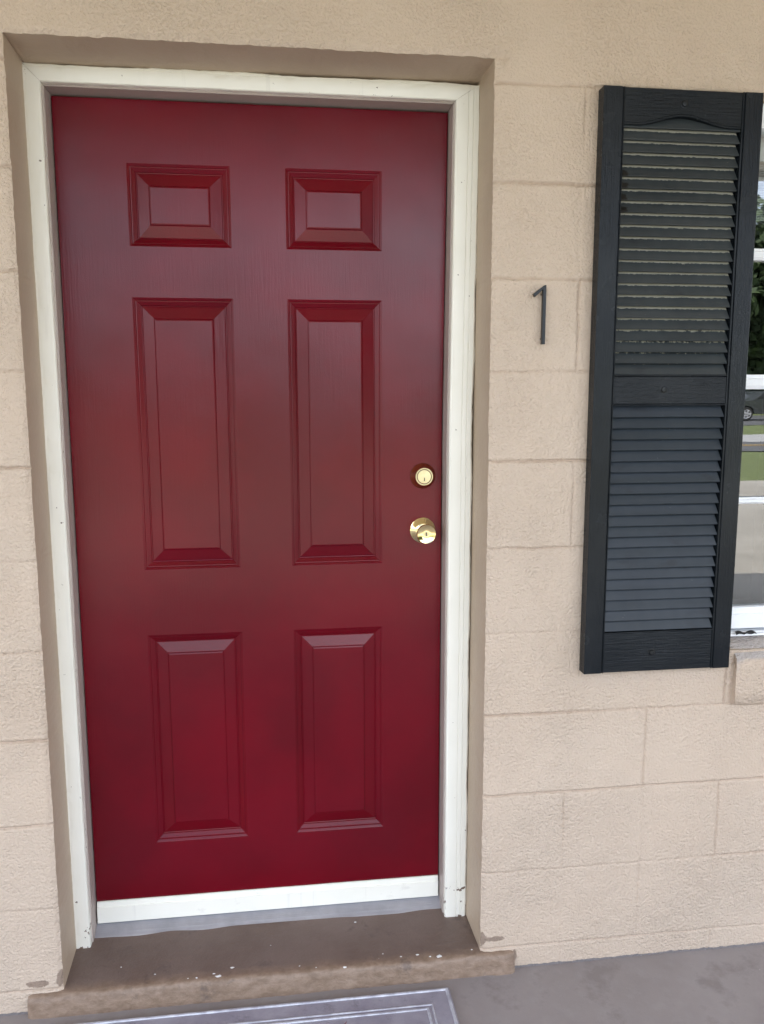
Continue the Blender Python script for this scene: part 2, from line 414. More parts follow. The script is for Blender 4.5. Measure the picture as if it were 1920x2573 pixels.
# window returns
b = MB()
b.add([(WX0, .002, WZ0), (WX0, .16, WZ0), (WX0, .16, WZ1), (WX0, .002, WZ1)], [(0, 1, 2, 3)])
b.add([(WX1, .002, WZ0), (WX1, .16, WZ0), (WX1, .16, WZ1), (WX1, .002, WZ1)], [(0, 3, 2, 1)])
b.add([(WX0, .002, WZ1), (WX0, .16, WZ1), (WX1, .16, WZ1), (WX1, .002, WZ1)], [(0, 1, 2, 3)])
b.add([(WX0, .002, WZ0), (WX0, .16, WZ0), (WX1, .16, WZ0), (WX1, .002, WZ0)], [(0, 3, 2, 1)])
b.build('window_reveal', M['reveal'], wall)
# sloped sill block that stands proud of the wall under the window
sx = seg([(.627, 0), (1.70, .02)])
prof = np.array([(.075, .832), (.05, .829), (.02, .812), (-.008, .795), (-.019, .786), (-.0235, .775), (-.0235, .75), (-.0235, .71), (-.0215, .676), (-.012, .668), (.03, .666)])
SG = np.zeros((len(sx), len(prof), 3)); SG[..., 0] = sx[:, None]; SG[..., 1] = prof[None, :, 0]; SG[..., 2] = prof[None, :, 1]
SG[..., 1] += .0014 * vnoise(SG[..., 0], SG[..., 2], 30, 41); SG[..., 2] += .0012 * vnoise(SG[..., 0], SG[..., 1], 24, 42)
e = np.exp(-(np.arange(len(sx)) / .8) ** 2)[:, None]; SG[..., 1] += .006 * e; SG[0, :, 0] += .004 * vnoise(SG[0, :, 2], 0, 40, 43)
so_ = gridmesh('window_sill', SG, M['wall'], wall, None, True, True)
at = so_.data.attributes.new('dust', 'FLOAT', 'POINT'); at.data.foreach_set('value', np.clip((SG[..., 1] + .024) / .012, 0, 1).reshape(-1).astype(np.float32) * (SG[..., 2] > .74).reshape(-1))
mesh('sill_end', [tuple(p) for p in SG[0]] + [(.640, .03, .666)], [tuple(range(len(prof) + 1))], M['wall'], wall)
# room behind the window, closed against the sun
b = MB(); b.box(WX0 - 1.0, WX1 + 1.2, .24, 3.4, .0, 2.55)
rm = b.build('room_shell', M['room'], wall)
me = rm.data; bm = bmesh.new(); bm.from_mesh(me)
bmesh.ops.delete(bm, geom=[f for f in bm.faces if f.calc_center_median().y < .25], context='FACES')
bmesh.ops.reverse_faces(bm, faces=bm.faces); bm.to_mesh(me); bm.free()
b = MB(); b.box(-5, 7, .25, .29, -.06, WZ0 - .02); b.box(-5, WX0 - .03, .25, .29, WZ0 - .02, WTOP); b.box(WX1 + .03, 7, .25, .29, WZ0 - .02, WTOP); b.box(WX0 - .03, WX1 + .03, .25, .29, WZ1 + .02, WTOP)
b.box(-5.05, -5, 0, 7, -.06, WTOP); b.box(7, 7.05, 0, 7, -.06, WTOP); b.box(-5, 7, 7, 7.05, -.06, WTOP)
b.build('inner_wall', M['room'], wall)
# porch roof
pr = empty('porch_roof', (1, -1, WTOP)); tag(pr, 'flat painted soffit of the porch roof above the door', 'roof')
b = MB(); b.box(-6, 8, -2.35, .12, WTOP, WTOP + .05); b.build('soffit', M['soffit'], pr)
b = MB(); b.box(-6.05, 8.05, -2.42, -2.352, WTOP - .03, WTOP + .17); b.build('fascia', M['win_white'], pr)
b = MB(); b.prism([(-2.5, WTOP + .18), (7.6, WTOP + .18), (7.6, WTOP + .24), (2.5, WTOP + 1.2), (-2.5, WTOP + .22)], -6.2, 8.2, 'x'); b.build('roof_deck', M['roof'], pr)

# ------------------------------------------------------------------ door frame
XL, XR, ZT = -.9690, -.0620, 2.1000         # inner edge of the casing
WL, WR, WT = .0375, .0575, .0375            # widths to the left, right and above
YF = .140
fr_ = empty('door_frame', (-.5, .14, .05))
tag(fr_, 'white painted wooden frame with wavy paint edges around the red door', 'door frame')
def warp(x, z): return x + .0085 * np.clip((z - 1.35) / .75, 0, 1.1) * np.clip((x + .2) / .14, 0, 1)
# profile: (fraction outwards, y)
PF = [(0, .160), (0, .1435), (.05, .1405), (.10, .140), (.50, .1395), (.52, .1412), (.545, .1395), (.70, .1390), (.715, .1408), (.735, .1390), (.93, .1392), (1.0, .143), (1.0, .175)]
PF_R = PF
PF_L = [(0, .160), (0, .1435), (.05, .1405), (.12, .140), (.50, .1396), (.80, .1394), (.82, .1402), (.84, .1394), (.93, .1396), (.96, .1405), (.985, .1418), (1.0, .144), (1.0, .175)]
def casing(side):
    PF = PF_R if side == 'r' else PF_L
    n = 210 if side != 't' else 100
    t = np.linspace(0, 1, n)
    X = np.zeros((n, len(PF), 3))
    for j, (wf, y) in enumerate(PF):
        xl, xr, zt = XL - WL * wf, XR + WR * wf, ZT + WT * wf
        if side == 't': xl += .0007; xr -= .0007
        if side == 'l': X[:, j, 0] = xl; X[:, j, 2] = .046 + t * (zt - .046)
        elif side == 'r': X[:, j, 0] = xr; X[:, j, 2] = .050 + t * (zt - .050)
        else: X[:, j, 0] = xl + t * (xr - xl); X[:, j, 2] = zt
        X[:, j, 1] = y
    s = PF; L = X[:, :, 2] if side != 't' else X[:, :, 0]
    ew = .0028 * vnoise(L, 0 if side == 'l' else 9, 16, 51) + .0014 * vnoise(L, 4, 70, 52)
    wob = np.array([max(0, (wf - .8) / .2) for wf, _ in PF])[None, :]
    if side == 'l': X[:, :, 0] -= (ew + .001) * wob
    elif side == 'r': X[:, :, 0] += ew * wob * .6
    else: X[:, :, 2] += ew * wob
    X[:, :, 1] += .0004 * vnoise(L, X[:, :, 1] * 30, 40, 53)
    X[:, :, 0] = warp(X[:, :, 0], X[:, :, 2])
    if side != 't':                       # ragged, chipped foot
        k = np.exp(-np.arange(n) / 1.2)[:, None]; X[:, :, 2] += k * .006 * vnoise(X[:, :, 0], X[:, :, 1], 120, 54)
    o = gridmesh('casing', X, M['white'], fr_, None, True, side == 'r')
    o.data.set_sharp_from_angle(angle=math.radians(30))
    return o
for s_ in 'ltr': casing(s_)
JL, JR, JT = XL + .0030, XR - .0030, ZT - .0030
def wq(V): return [(float(warp(np.float64(x), np.float64(z))), y, z) for x, y, z in V]
def jambbox(x0, x1, y0, y1, z0, z1):
    zz = np.linspace(z0, z1, 24); V = []; F = []
    for z in zz: V += [(x0, y0, z), (x1, y0, z), (x1, y1, z), (x0, y1, z)]
    for i in range(23):
        for k in range(4): F.append((4 * i + k, 4 * i + (k + 1) % 4, 4 * i + 4 + (k + 1) % 4, 4 * i + 4 + k))
    F += [(3, 2, 1, 0), tuple(92 + k for k in range(4))]
    return wq(V), F
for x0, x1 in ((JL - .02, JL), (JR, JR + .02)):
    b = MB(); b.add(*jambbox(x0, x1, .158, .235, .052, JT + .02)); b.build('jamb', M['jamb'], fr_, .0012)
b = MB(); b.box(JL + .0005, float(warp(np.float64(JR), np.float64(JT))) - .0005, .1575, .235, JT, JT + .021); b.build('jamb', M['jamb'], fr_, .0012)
b = MB(); b.box(JL - .03, JR + .03, .236, .242, .05, JT + .03); b.build('gap_backing', M['dark'], fr_)  # near-black sheet behind the door: shade of the edge gap put into colour
# aluminium threshold with ridges
pf = [(.236, .0765), (.205, .0765)]
for k in range(5):
    y = .203 - k * .0042; z = .0755 - k * .0027
    pf += [(y, z), (y - .0012, z + .0004), (y - .002, z - .0014), (y - .0034, z - .0016)]
pf += [(.176, .0605), (.168, .0575), (.166, .052), (.166, .045)]
tx = np.linspace(JL, JR, 120); TG = np.zeros((120, len(pf), 3)); TG[..., 0] = tx[:, None]
for j, (y, z) in enumerate(pf): TG[:, j, 1] = y; TG[:, j, 2] = z
gridmesh('threshold', TG, M['alu'], fr_, None, False, True)

# ------------------------------------------------------------------ red door
YD = .205
door = empty('front_door', (-.5, YD, .08))
tag(door, 'dark red six panel front door with brass lock and knob', 'door')
DXL, DXR, DZB, DZT = JL + .0028, JR - .0026, .079, JT - .0045
cols = [DXL, -.8075, -.5740, -.4470, -.2180, DXR]
rows = [DZB, .2890, .8400, 1.0050, 1.6565, 1.7720, 1.9560, DZT]
holes = {(c, r) for c in (1, 3) for r in (1, 3, 5)}
V = []; F = []
def vid(x, z, memo={}):
    k = (round(x, 5), round(z, 5))
    if k not in memo: memo[k] = len(V); V.append((x, YD, z))
    return memo[k]
rz = sorted(set(rows + list(np.linspace(DZB, DZT, 60))))
rz = [z for i, z in enumerate(rz) if i == 0 or z - rz[i - 1] > 1e-4]
for c in range(5):
    for i in range(len(rz) - 1):
        zm = (rz[i] + rz[i + 1]) / 2; r = max(k for k in range(7) if rows[k] <= zm)
        if (c, r) in holes: continue
        F.append((vid(cols[c], rz[i]), vid(cols[c + 1], rz[i]), vid(cols[c + 1], rz[i + 1]), vid(cols[c], rz[i + 1])))
nv = len(V)
for z0, z1 in zip(rz[:-1], rz[1:]):
    for xx in (DXL, DXR):
        a, b_ = vid(xx, z0), vid(xx, z1); V.append((xx, YD + .03, z0)); V.append((xx, YD + .03, z1)); F.append((a, b_, len(V) - 1, len(V) - 2))
for zz in (DZB, DZT):
    a, b_ = vid(DXL, zz), vid(DXR, zz); V += [(DXL, YD + .03, zz), (DXR, YD + .03, zz)]; F.append((a, b_, len(V) - 1, len(V) - 2))
V = wq(V)
mesh('door_slab', V, F, M['door'], door)
PP = [(0, 0), (.0008, .0003), (.0056, .0029), (.0062, .0036), (.0068, .0048), (.0082, .0050), (.0088, .0053), (.0168, .0097), (.0176, .0104), (.0184, .0120), (.0200, .0125), (.0210, .0118), (.0216, .0112),
      (.0470, .0048), (.0482, .0042), (.0494, .0022), (.0518, .0014), (.0526, .0012)]
def panel(x0, x1, z0, z1):
    V = []; F = []
    for t, d in PP: V += [(x0 + t, YD + d, z0 + t), (x1 - t, YD + d, z0 + t), (x1 - t, YD + d, z1 - t), (x0 + t, YD + d, z1 - t)]
    for i in range(len(PP) - 1):
        for k in range(4): F.append((4 * i + k, 4 * i + (k + 1) % 4, 4 * i + 4 + (k + 1) % 4, 4 * i + 4 + k))
    n = 4 * (len(PP) - 1); F.append((n, n + 1, n + 2, n + 3))
    return mesh('panel', V, F, M['door'], door)
for c, r in sorted(holes): panel(cols[c], cols[c + 1], rows[r], rows[r + 1])
# white sweep along the foot
b = MB(); b.prism([(YD - .001, .1385), (YD - .005, .1375), (YD - .006, .124), (YD - .0085, .1235), (YD - .0085, .0815), (YD - .006, .079), (YD - .001, .079)], DXL + .001, DXR - .001, 'x')
b.build('door_sweep', M['white_plain'], door, .0006)
# deadbolt
cx, cz = -.1160, 1.2275
b = MB(); b.lathe([(.0325, -.001), (.0325, .0015), (.0318, .0035), (.0305, .005), (.0235, .0195), (.0232, .0215), (.0225, .0225)], (cx, YD, cz), 64); db = b.build('deadbolt', M['bolt_ring'], door, 0, True)
b = MB(); b.lathe([(.0222, .021), (.0222, .0242), (.0214, .0252), (.0192, .0252), (.0186, .0244), (.0184, .0195), (.0168, .0195), (.0166, .0246), (.0166, .0252), (.0012, .0254)], (cx, YD, cz), 64); b.build('lock_face', M['brass_satin'], db, 0, True)
b = MB(); b.lathe([(.0072, .0252), (.0072, .0262), (.0066, .0262), (.0063, .0254), (.0058, .0254), (.0056, .0264), (.0010, .0265)], (cx, YD, cz - .0062), 40); b.build('key_cylinder', M['brass_satin'], db, 0, True)
b = MB(); b.box(cx - .0010, cx + .0010, YD - .0270, YD - .025, cz - .0108, cz - .0022); b.box(cx - .0014, cx + .0002, YD - .0268, YD - .025, cz - .0098, cz - .0072); b.build('keyhole', M['dark'], db)
# knob
kx, kz = -.1158, 1.0890
b = MB(); b.lathe([(.0328, -.001), (.0330, .002), (.0322, .0042), (.0300, .0052), (.0215, .0135), (.0190, .0152), (.0150, .0160), (.0135, .0165)], (kx, YD, kz), 72); kb = b.build('knob_rose', M['brass'], door, 0, True)
kc = (kx - .0004, YD, kz - .0008)
b = MB(); b.lathe([(.0130, .012), (.0122, .020), (.0118, .026), (.0128, .030), (.0160, .035), (.0200, .0410), (.0228, .0480), (.0238, .0535), (.0240, .0575), (.0236, .0595), (.0228, .0605), (.0212, .0600), (.0150, .0580), (.0090, .0572), (.0076, .0572)], kc, 72); kn = b.build('door_knob', M['brass'], door, 0, True)
b = MB(); b.lathe([(.0078, .0560), (.0078, .0586), (.0072, .0586), (.0070, .0562), (.0062, .0562), (.0060, .0583), (.0010, .0584)], kc, 40); b.build('key_cylinder', M['brass_satin'], kn, 0, True)
b = MB(); b.box(kc[0] - .0011, kc[0] + .0011, YD - .0590, YD - .057, kc[2] - .0046, kc[2] + .0040); b.box(kc[0] - .0018, kc[0] + .0004, YD - .0590, YD - .057, kc[2] - .0008, kc[2] + .0042); b.build('keyhole', M['dark'], kn)

# ------------------------------------------------------------------ step
SX0, SX1 = -1.078, .084
sp = [(.215, .066), (.18, .060), (.15, .0555), (.12, .054), (.09, .0535), (.06, .053), (.04, .0528), (.025, .0525), (.010, .0520), (.000, .0512), (-.007, .0498), (-.0115, .0468), (-.0142, .0415), (-.0158, .033), (-.0176, .020), (-.0195, .008), (-.0207, -.004)]
sx = seg([(SX0, 0), (SX1, .006)])
G = np.zeros((len(sx), len(sp), 3)); G[..., 0] = sx[:, None]
for j, (y, z) in enumerate(sp): G[:, j, 1] = y; G[:, j, 2] = z
nose = np.clip((.05 - G[..., 1]) / .05, 0, 1)
G[..., 1] += nose * (.0022 * vnoise(G[..., 0], 0, 9, 71) + .002 * vnoise(G[..., 0], G[..., 2] * 3, 40, 72))
G[..., 2] += nose * (.0016 * vnoise(G[..., 0], 1, 11, 73) + .0012 * vnoise(G[..., 0], G[..., 1] * 3, 60, 74)) + .001 * vnoise(G[..., 0], G[..., 1], 12, 75)
for s_ in (0, -1):
    k = np.arange(len(sx)) if s_ == 0 else np.arange(len(sx))[::-1]
    f = np.exp(-(k / .9) ** 2)[:, None] * nose; G[..., 2] -= .004 * f; G[..., 1] += .005 * f
step = empty('door_step', (-.5, .05, 0)); tag(step, 'worn brown painted concrete doorstep with white paint drips', 'doorstep')
gridmesh('step_slab', G, M['step'], step, None, True, True)
for i in (0, -1):
    e = [tuple(p) for p in G[i]] + [(G[i][0][0], .215, -.004)]
    mesh('step_end', e, [tuple(range(len(e)))], M['step'], step)
def surf(x, y):
    i = int(np.argmin(abs(sx - x))); j = int(np.argmin(abs(G[i, :, 1] - y))); return G[i, j]
for (x, y, r) in [(-.715, .004, .006), (-.695, .0, .003), (-.642, -.002, .0105), (-.655, .012, .004), (-.612, .018, .006), (-.795, .03, .0025), (-.34, -.004, .005), (-.158, .006, .0045), (-.128, .003, .0035), (-.105, .004, .009), (-.20, .008, .003), (-.255, .015, .004),
                  (-.243, .022, .003), (-.41, .0, .002), (-.02, .01, .003), (.03, .02, .0028), (-.52, .10, .002), (-.30, .15, .0035), (-.88, .06, .002), (-.45, .005, .0025)]:
    p = surf(x, y); k = 9; V = []
    for a in range(k):
        rr = r * random.uniform(.65, 1.15); th = 2 * math.pi * a / k
        q = surf(x + rr * math.cos(th), y + rr * math.sin(th) * .55); V.append((x + rr * math.cos(th), float(p[1]) + rr * math.sin(th) * .55, float(np.interp(-(p[1] + rr * math.sin(th) * .55), -G[10, :, 1], G[10, :, 2])) + .0002))
    V.append((x, float(p[1]), float(np.interp(-p[1], -G[10, :, 1], G[10, :, 2])) + .0018))
    b = MB(); b.add(V, [(a, (a + 1) % k, k) for a in range(k)]); b.build('paint_drip', M['paint'], step, 0, True)

# ------------------------------------------------------------------ shutter
YS = -.032; SXL, SXR, SZB, SZT = .2313, .5975, .7735, 2.0835
IL, IR = .2790, .5500
sh = empty('window_shutter', (.41, -.016, SZB)); tag(sh, 'black louvered window shutter with peeling top slats fixed to the beige wall', 'shutter')
def stile(x0, x1, gx):
    b = MB(); g = .0016
    poly = [(x0, -.001), (x0, YS + .001), (x0 + .0015, YS)]
    for c_ in gx: poly += [(c_ - .0022, YS), (c_ - .0008, YS + .0030), (c_ + .0008, YS + .0030), (c_ + .0022, YS)]
    poly += [(x1 - .0015, YS), (x1, YS + .0012), (x1, -.001)]
    b.prism(poly, SZB, SZT, 'z'); return b.build('stile', M['stile'], sh)
stile(SXL, IL, [IL - .0042]); stile(IR, SXR, [IR + .0042])
def rail(name, poly): b = MB(); b.prism(poly, -.001, YS + .002, 'y'); return b.build(name, M['rail'], sh, .0012)
ARC = []
for k in range(41):
    u = k / 40; x = IL + (IR - IL) * u
    s_ = abs(u - .5) * 2
    z = 2.0065 + .0205 * (0.5 + .5 * math.cos(math.pi * min(1, s_ / .82))) ** 1.05
    ARC.append((x, z))
top = [(IR, SZT - .0006), (IL, SZT - .0006)] + ARC
rail('top_rail', top)
b = MB()                                    # double bead following the arch
for dz, hgt, yy in ((-.0005, .0026, YS - .0006), (.0048, .0020, YS + .0004)):
    V = []; F = []
    for i, (x, z) in enumerate(ARC): V += [(x, YS + .003, z + dz), (x, yy, z + dz + hgt * .25), (x, yy, z + dz + hgt * .75), (x, YS + .003, z + dz + hgt)]
    for i in range(40):
        for k in range(3): F.append((4 * i + k, 4 * i + 4 + k, 4 * i + 5 + k, 4 * i + 1 + k))
    b.add(V, F)
b.build('arch_bead', M['rail'], sh)
rail('middle_rail', [(IL, 1.4075), (IR, 1.4075), (IR, 1.4690), (IL, 1.4690)])
rail('bottom_rail', [(IL, SZB + .0006), (IR, SZB + .0006), (IR, .8685), (IL, .8685)])
for z0, z1 in ((1.4700, 1.4728), (1.4040, 1.4066), (.8694, .8722)):
    b = MB(); b.box(IL, IR, YS - .0002, YS + .004, z0, z1); b.build('rail_bead', M['rail'], sh, .0008)
for x, z in ((.4150, 2.0535), (.3980, 1.4400), (.3985, .8195)):
    b = MB(); b.lathe([(.0088, -.001), (.0088, .0012), (.0068, .0014), (.0066, .0034), (.0055, .0046), (.0030, .0050), (.0008, .0050)], (x, YS + .002, z), 28); b.build('screw_cap', M['number'], sh, 0, True)
def louvers(z0, z1, n, mat, arch):
    p = (z1 - z0) / n; V = []; F = []; A = []; BL = []
    # sawtooth profile over one pitch: face runs from deep (top) to proud (bottom), then returns under
    pr_ = [(1.16, -.0150, 1.0), (1.00, -.0172, 1.0), (.90, -.0186, .98), (.82, -.0196, .52), (.74, -.0206, .12), (.62, -.0220, 0), (.40, -.0246, 0), (.12, -.0280, 0), (.04, -.0290, 0), (.00, -.0286, 0), (-.02, -.0268, 0), (.02, -.0170, 0), (.05, -.0130, 0)]
    m = 60; xs_ = np.linspace(IL - .001, IR - .0008, m)
    cnt = n + (1 if arch else 0)
    for i in range(cnt):
        zb = z0 + i * p; b0 = len(V); droop = random.uniform(-.0004, .0004)
        for k, x in enumerate(xs_):
            # ends of the slats are cut back at the right-hand stile
            for (t, y, a) in pr_:
                cut = .0045 * (t - .0) if k == m - 1 else 0
                V.append((x - max(0, cut), y + .0004 * math.sin(k * .7 + i), zb + t * p + droop * math.sin(k / m * 3.1))); A.append(0 if i == n else a * min(1.0, max(0.0, (zb - 1.42) / .2))); BL.append(.95 * max(0, 1 - (x - IL) / .034) * (1 if t < .5 else .2) if arch and i in (n - 4, n - 5, n - 6, n - 7) else 0)
        q = len(pr_)
        for k in range(m - 1):
            for j in range(q - 1): F.append((b0 + k * q + j, b0 + k * q + j + 1, b0 + (k + 1) * q + j + 1, b0 + (k + 1) * q + j))
    o = mesh('louver_panel', V, F, mat, sh, True)
    o.data.set_sharp_from_angle(angle=math.radians(40))
    at = o.data.attributes.new('pale', 'FLOAT', 'POINT'); at.data.foreach_set('value', np.array(A, dtype=np.float32))
    at = o.data.attributes.new('blot', 'FLOAT', 'POINT'); at.data.foreach_set('value', np.array(BL, dtype=np.float32))
    return o
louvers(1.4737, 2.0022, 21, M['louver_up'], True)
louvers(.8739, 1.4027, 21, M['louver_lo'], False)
b = MB(); b.box(IL - .002, IR + .002, -.011, -.0015, .86, 2.03); b.build('backing', M['dark'], sh)

# ------------------------------------------------------------------ house number 1
b = MB()
x0, x1, zb, zt = .1118, .1193, 1.5405, 1.6690
dx, dz = -.0262, -.0195
b.prism([(x0, zb), (x1, zb), (x1, zt), (x1 - .0032, zt), (x1 - .0032 + dx, zt + dz), (x1 - .0032 + dx + .0040, zt + dz - .0068), (x0, zt - .0098)], -.0190, -.0085, 'y')
num = empty('house_number', (.115, 0, zb)); tag(num, 'slim black metal house number 1 on the beige wall', 'house number')
o = b.build('numeral', M['number'], num, .0007)
for z in (1.553, 1.650):
    b = MB(); b.lathe([(.0022, 0), (.0022, .0090)], (.1155, -.0005, z), 12); b.build('stud', M['number'], num)

# ------------------------------------------------------------------ window with blind
win = empty('window', (1.13, .06, WZ0)); tag(win, 'white aluminium awning window with reflecting panes beside the shutter', 'window')
YG = .064
b = MB()
b.box(WX0 + .001, WX0 + .030, .040, .11, .832, WZ1 - .001); b.box(WX1 - .030, WX1 - .001, .040, .11, .832, WZ1 - .001)
b.box(WX0 + .0305, WX1 - .0305, .042, .11, 2.035, WZ1 - .001)
b.build('window_frame', M['win_white'], win, .002)
b = MB(); b.prism([(.036, .8285), (.036, .8335), (.044, .8345), (.046, .838), (.052, .8385), (.108, .845), (.108, .8285)], WX0 + .0015, WX1 - .0015, 'x'); b.build('window_track', M['win_white'], win, .0008)
for zc, hh, yy in ((1.756, .0135, .050), (1.4585, .0175, .046), (1.1695, .0080, .050)):
    b = MB(); b.prism([(yy, zc - hh), (yy - .004, zc - hh * .5), (yy - .004, zc + hh * .35), (yy, zc + hh * .5), (yy + .001, zc + hh), (.078, zc + hh), (.078, zc - hh)], WX0 + .031, WX1 - .031, 'x'); b.build('sash_bar', M['win_white'], win, .0006)
b = MB(); b.prism([(.045, .846), (.045, .882), (.049, .884), (.050, .899), (.078, .900), (.078, .846)], WX0 + .031, WX1 - .031, 'x'); b.build('bottom_rail', M['win_white'], win, .0008)
b = MB(); b.box(WX0 + .0315, WX1 - .0315, .0785, .085, .842, .846); b.build('seal', M['dark'], win)
gl = bpy.data.materials.new('window_glass'); gl.use_nodes = True; t = gl.node_tree; t.nodes.remove(t.nodes['Principled BSDF'])
fre = t.nodes.new('ShaderNodeFresnel'); fre.inputs[0].default_value = 1.62
tr = t.nodes.new('ShaderNodeBsdfTransparent'); tr.inputs[0].default_value = (.78, .82, .82, 1)
gs = t.nodes.new('ShaderNodeBsdfGlossy'); gs.inputs['Roughness'].default_value = 0.0
gn = t.nodes.new('ShaderNodeTexNoise'); gn.inputs['Scale'].default_value = 5; gb = t.nodes.new('ShaderNodeBump'); gb.inputs['Distance'].default_value = .00010; t.links.new(t.nodes.new('ShaderNodeTexCoord').outputs['Object'], gn.inputs['Vector']); t.links.new(gn.outputs[0], gb.inputs['Height']); t.links.new(gb.outputs[0], gs.inputs['Normal']); gs.inputs[0].default_value = (1, 1, 1, 1)
mx = t.nodes.new('ShaderNodeMixShader'); dbl = t.nodes.new('ShaderNodeMath'); dbl.operation = 'MULTIPLY'; dbl.inputs[1].default_value = 3.3; dbl.use_clamp = True; t.links.new(fre.outputs[0], dbl.inputs[0]); t.links.new(dbl.outputs[0], mx.inputs[0]); t.links.new(tr.outputs[0], mx.inputs[1]); t.links.new(gs.outputs[0], mx.inputs[2])
t.links.new(mx.outputs[0], t.nodes['Material Output'].inputs[0])
for z0, z1 in ((.900, 1.1617), (1.1777, 1.4408), (1.4762, 1.7423), (1.7697, 2.034)):
    me = bpy.data.meshes.new('pane')
    me.from_pydata([(WX0 + .0305, YG, z0), (WX1 - .0305, YG, z0), (WX1 - .0305, YG, z1), (WX0 + .0305, YG, z1)], [], [(0, 1, 2, 3)]); link('pane', me, gl, win)
bl = empty('window_blind', (1.13, .13, 1.85)); tag(bl, 'white mini blind pulled up to the top of the window', 'blind')
b = MB(); b.box(WX0 + .012, WX1 - .012, .12, .165, 1.985, 2.045); b.build('headrail', M['blind'], bl, .002)
b = MB()
for k in range(24): 
    z = 1.848 + k * .0056; b.prism([(.122, z), (.142, z + .0016), (.162, z), (.162, z + .0008), (.142, z + .0024), (.122, z + .0008)], WX0 + .015, WX1 - .015, 'x')
b.build('slats', M['blind'], bl)
# bit of dark leaf litter lying on the window track
b = MB(); V = []
for i in range(9):
    u = i / 8; V += [(.650 + .055 * u, .030, .8335 + .004 * math.sin(u * 9) ** 2), (.650 + .055 * u, .037, .8360 + .007 * abs(math.sin(u * 5.2 + .8)))]
b.add(V, [(2 * i, 2 * i + 2, 2 * i + 3, 2 * i + 1) for i in range(8)])
tag(b.build('dry_leaf', M['dark']), 'small dark curled leaf lying on the window ledge beside the shutter', 'leaf')

# ------------------------------------------------------------------ doormat
n = N('mat_rubber', rough=.45, spec=.4)
n.set('base', n.mix(n.rng(n.noise(30, 6, .75), .55, .68, 0, .7), n.mix(n.rng(n.noise(9, 6, .7), .35, .65), (.25, .235, .285), (.35, .335, .385)), (.17, .16, .185)))
n.bump(n.noise(140, 5, .7), .0012, .6); n.bump(n.noise(14, 4), .003, .3); M['mat'] = n.m
M['mat_line'] = mat_simple('mat_ridge', (.33, .32, .37), (.56, .57, .62), 38, .4, bump=.001, bscale=120)
matt = empty('doormat', (-.55, -.3, 0)); tag(matt, 'grey rubber doormat with raised pale border lines before the step', 'doormat')
mx0, mx1, my0, my1 = -1.02, -.0915, -.62, -.0530
b = MB(); b.box(mx0, mx1, my0, my1, .0005, .0075); o = b.build('mat_base', M['mat'], matt, .003)
b = MB()
def ring(inset, wd, h):
    a0, a1, c0, c1 = mx0 + inset, mx1 - inset, my0 + inset, my1 - inset
    pts = [(a0, c0), (a1, c0), (a1, c1), (a0, c1)]; sg = [(1, 1), (-1, 1), (-1, -1), (1, -1)]
    V = []; F = []
    for t_, z in ((0, .0072), (wd * .25, .0072 + h), (wd * .75, .0072 + h), (wd, .0072)):
        V += [(x + sx_ * t_, y + sy_ * t_, z) for (x, y), (sx_, sy_) in zip(pts, sg)]
    for i in range(3):
        for k in range(4): F.append((4 * i + k, 4 * i + (k + 1) % 4, 4 * i + 4 + (k + 1) % 4, 4 * i + 4 + k))
    b.add(V, F)
ring(.0035, .008, .0030); ring(.049, .005, .0022); ring(.060, .007, .0026)
b.build('border_ridge', M['mat_line'], matt)
b = MB(); V = []
for i in range(15):
    u = i / 14; x = -.3640 + .010 * u + .006 * u * u; y = -.172 + .046 * u - .008 * u * u; wv = .0022 * (1 - .5 * abs(2 * u - 1))
    V += [(x - wv, y, .0096), (x, y - .0005, .0118), (x + wv, y + .0004, .0096)]
b.add(V, sum([[(3 * i, 3 * i + 3, 3 * i + 4, 3 * i + 1), (3 * i + 1, 3 * i + 4, 3 * i + 5, 3 * i + 2)] for i in range(14)], []))
tag(b.build('red_twig', mat_simple('dark_red_twig', (.12, .01, .02), (.16, .02, .03), 40, .5), None, 0, True), 'thin dark red twig lying on the grey doormat', 'twig')

# ------------------------------------------------------------------ ground
def sheet(name, x0, x1, y0, y1, z, mat):
    o = mesh(name, [(x0, y0, z), (x1, y0, z), (x1, y1, z), (x0, y1, z)], [(0, 1, 2, 3)], mat); o['kind'] = 'structure'; return o
gx = seg([(-6, 0), (-1.6, .2), (1.6, .02), (8, .2)]); gy = seg([(-2.6, 0), (-.5, .1), (.24, .01)])
AX, AY = np.meshgrid(gx, gy, indexing='ij')
crack = np.abs(AX - (.365 + .12 * (-AY) + .012 * vnoise(AY, 0, 14, 81)))
AZ = -.0012 * np.exp(-(crack / .012) ** 2) * (AY < -.10) + .0009 * vnoise(AX, AY, 6, 82)
gridmesh('porch_floor', np.stack([AX, AY, AZ], -1), M['floor'], None)['kind'] = 'structure'
n = N('pale_concrete', rough=.85)
n.set('base', n.mix(n.rng(n.noise(.7, 6, .65), .35, .65), (.275, .255, .215), (.38, .355, .305)))
n.bump(n.noise(30, 5), .01, .6); M['apron'] = n.m
n = N('grass', rough=.9); n.set('base', n.mix(n.rng(n.noise(6, 6, .75, n.map((3, .6, 1))), .35, .65), (.10, .135, .04), (.20, .235, .09))); n.bump(n.noise(40, 5), .05, 1); M['grass'] = n.m
M['asphalt'] = mat_simple('asphalt', (.075, .078, .08), (.11, .11, .112), 2, .85)
M['line'] = mat_simple('road_yellow', (.55, .33, .05), (.62, .40, .08), 3, .7)
M['walk'] = mat_simple('sidewalk_concrete', (.32, .32, .31), (.38, .38, .37), 2, .85)
sheet('ground', -300, 300, -300, 300, -.03, M['grass'])
sheet('forecourt', -30, 60, -10.75, -2.6, -.002, M['apron'])
sheet('road', -300, 300, -21.6, -17.6, -.010, M['asphalt'])
b = MB()
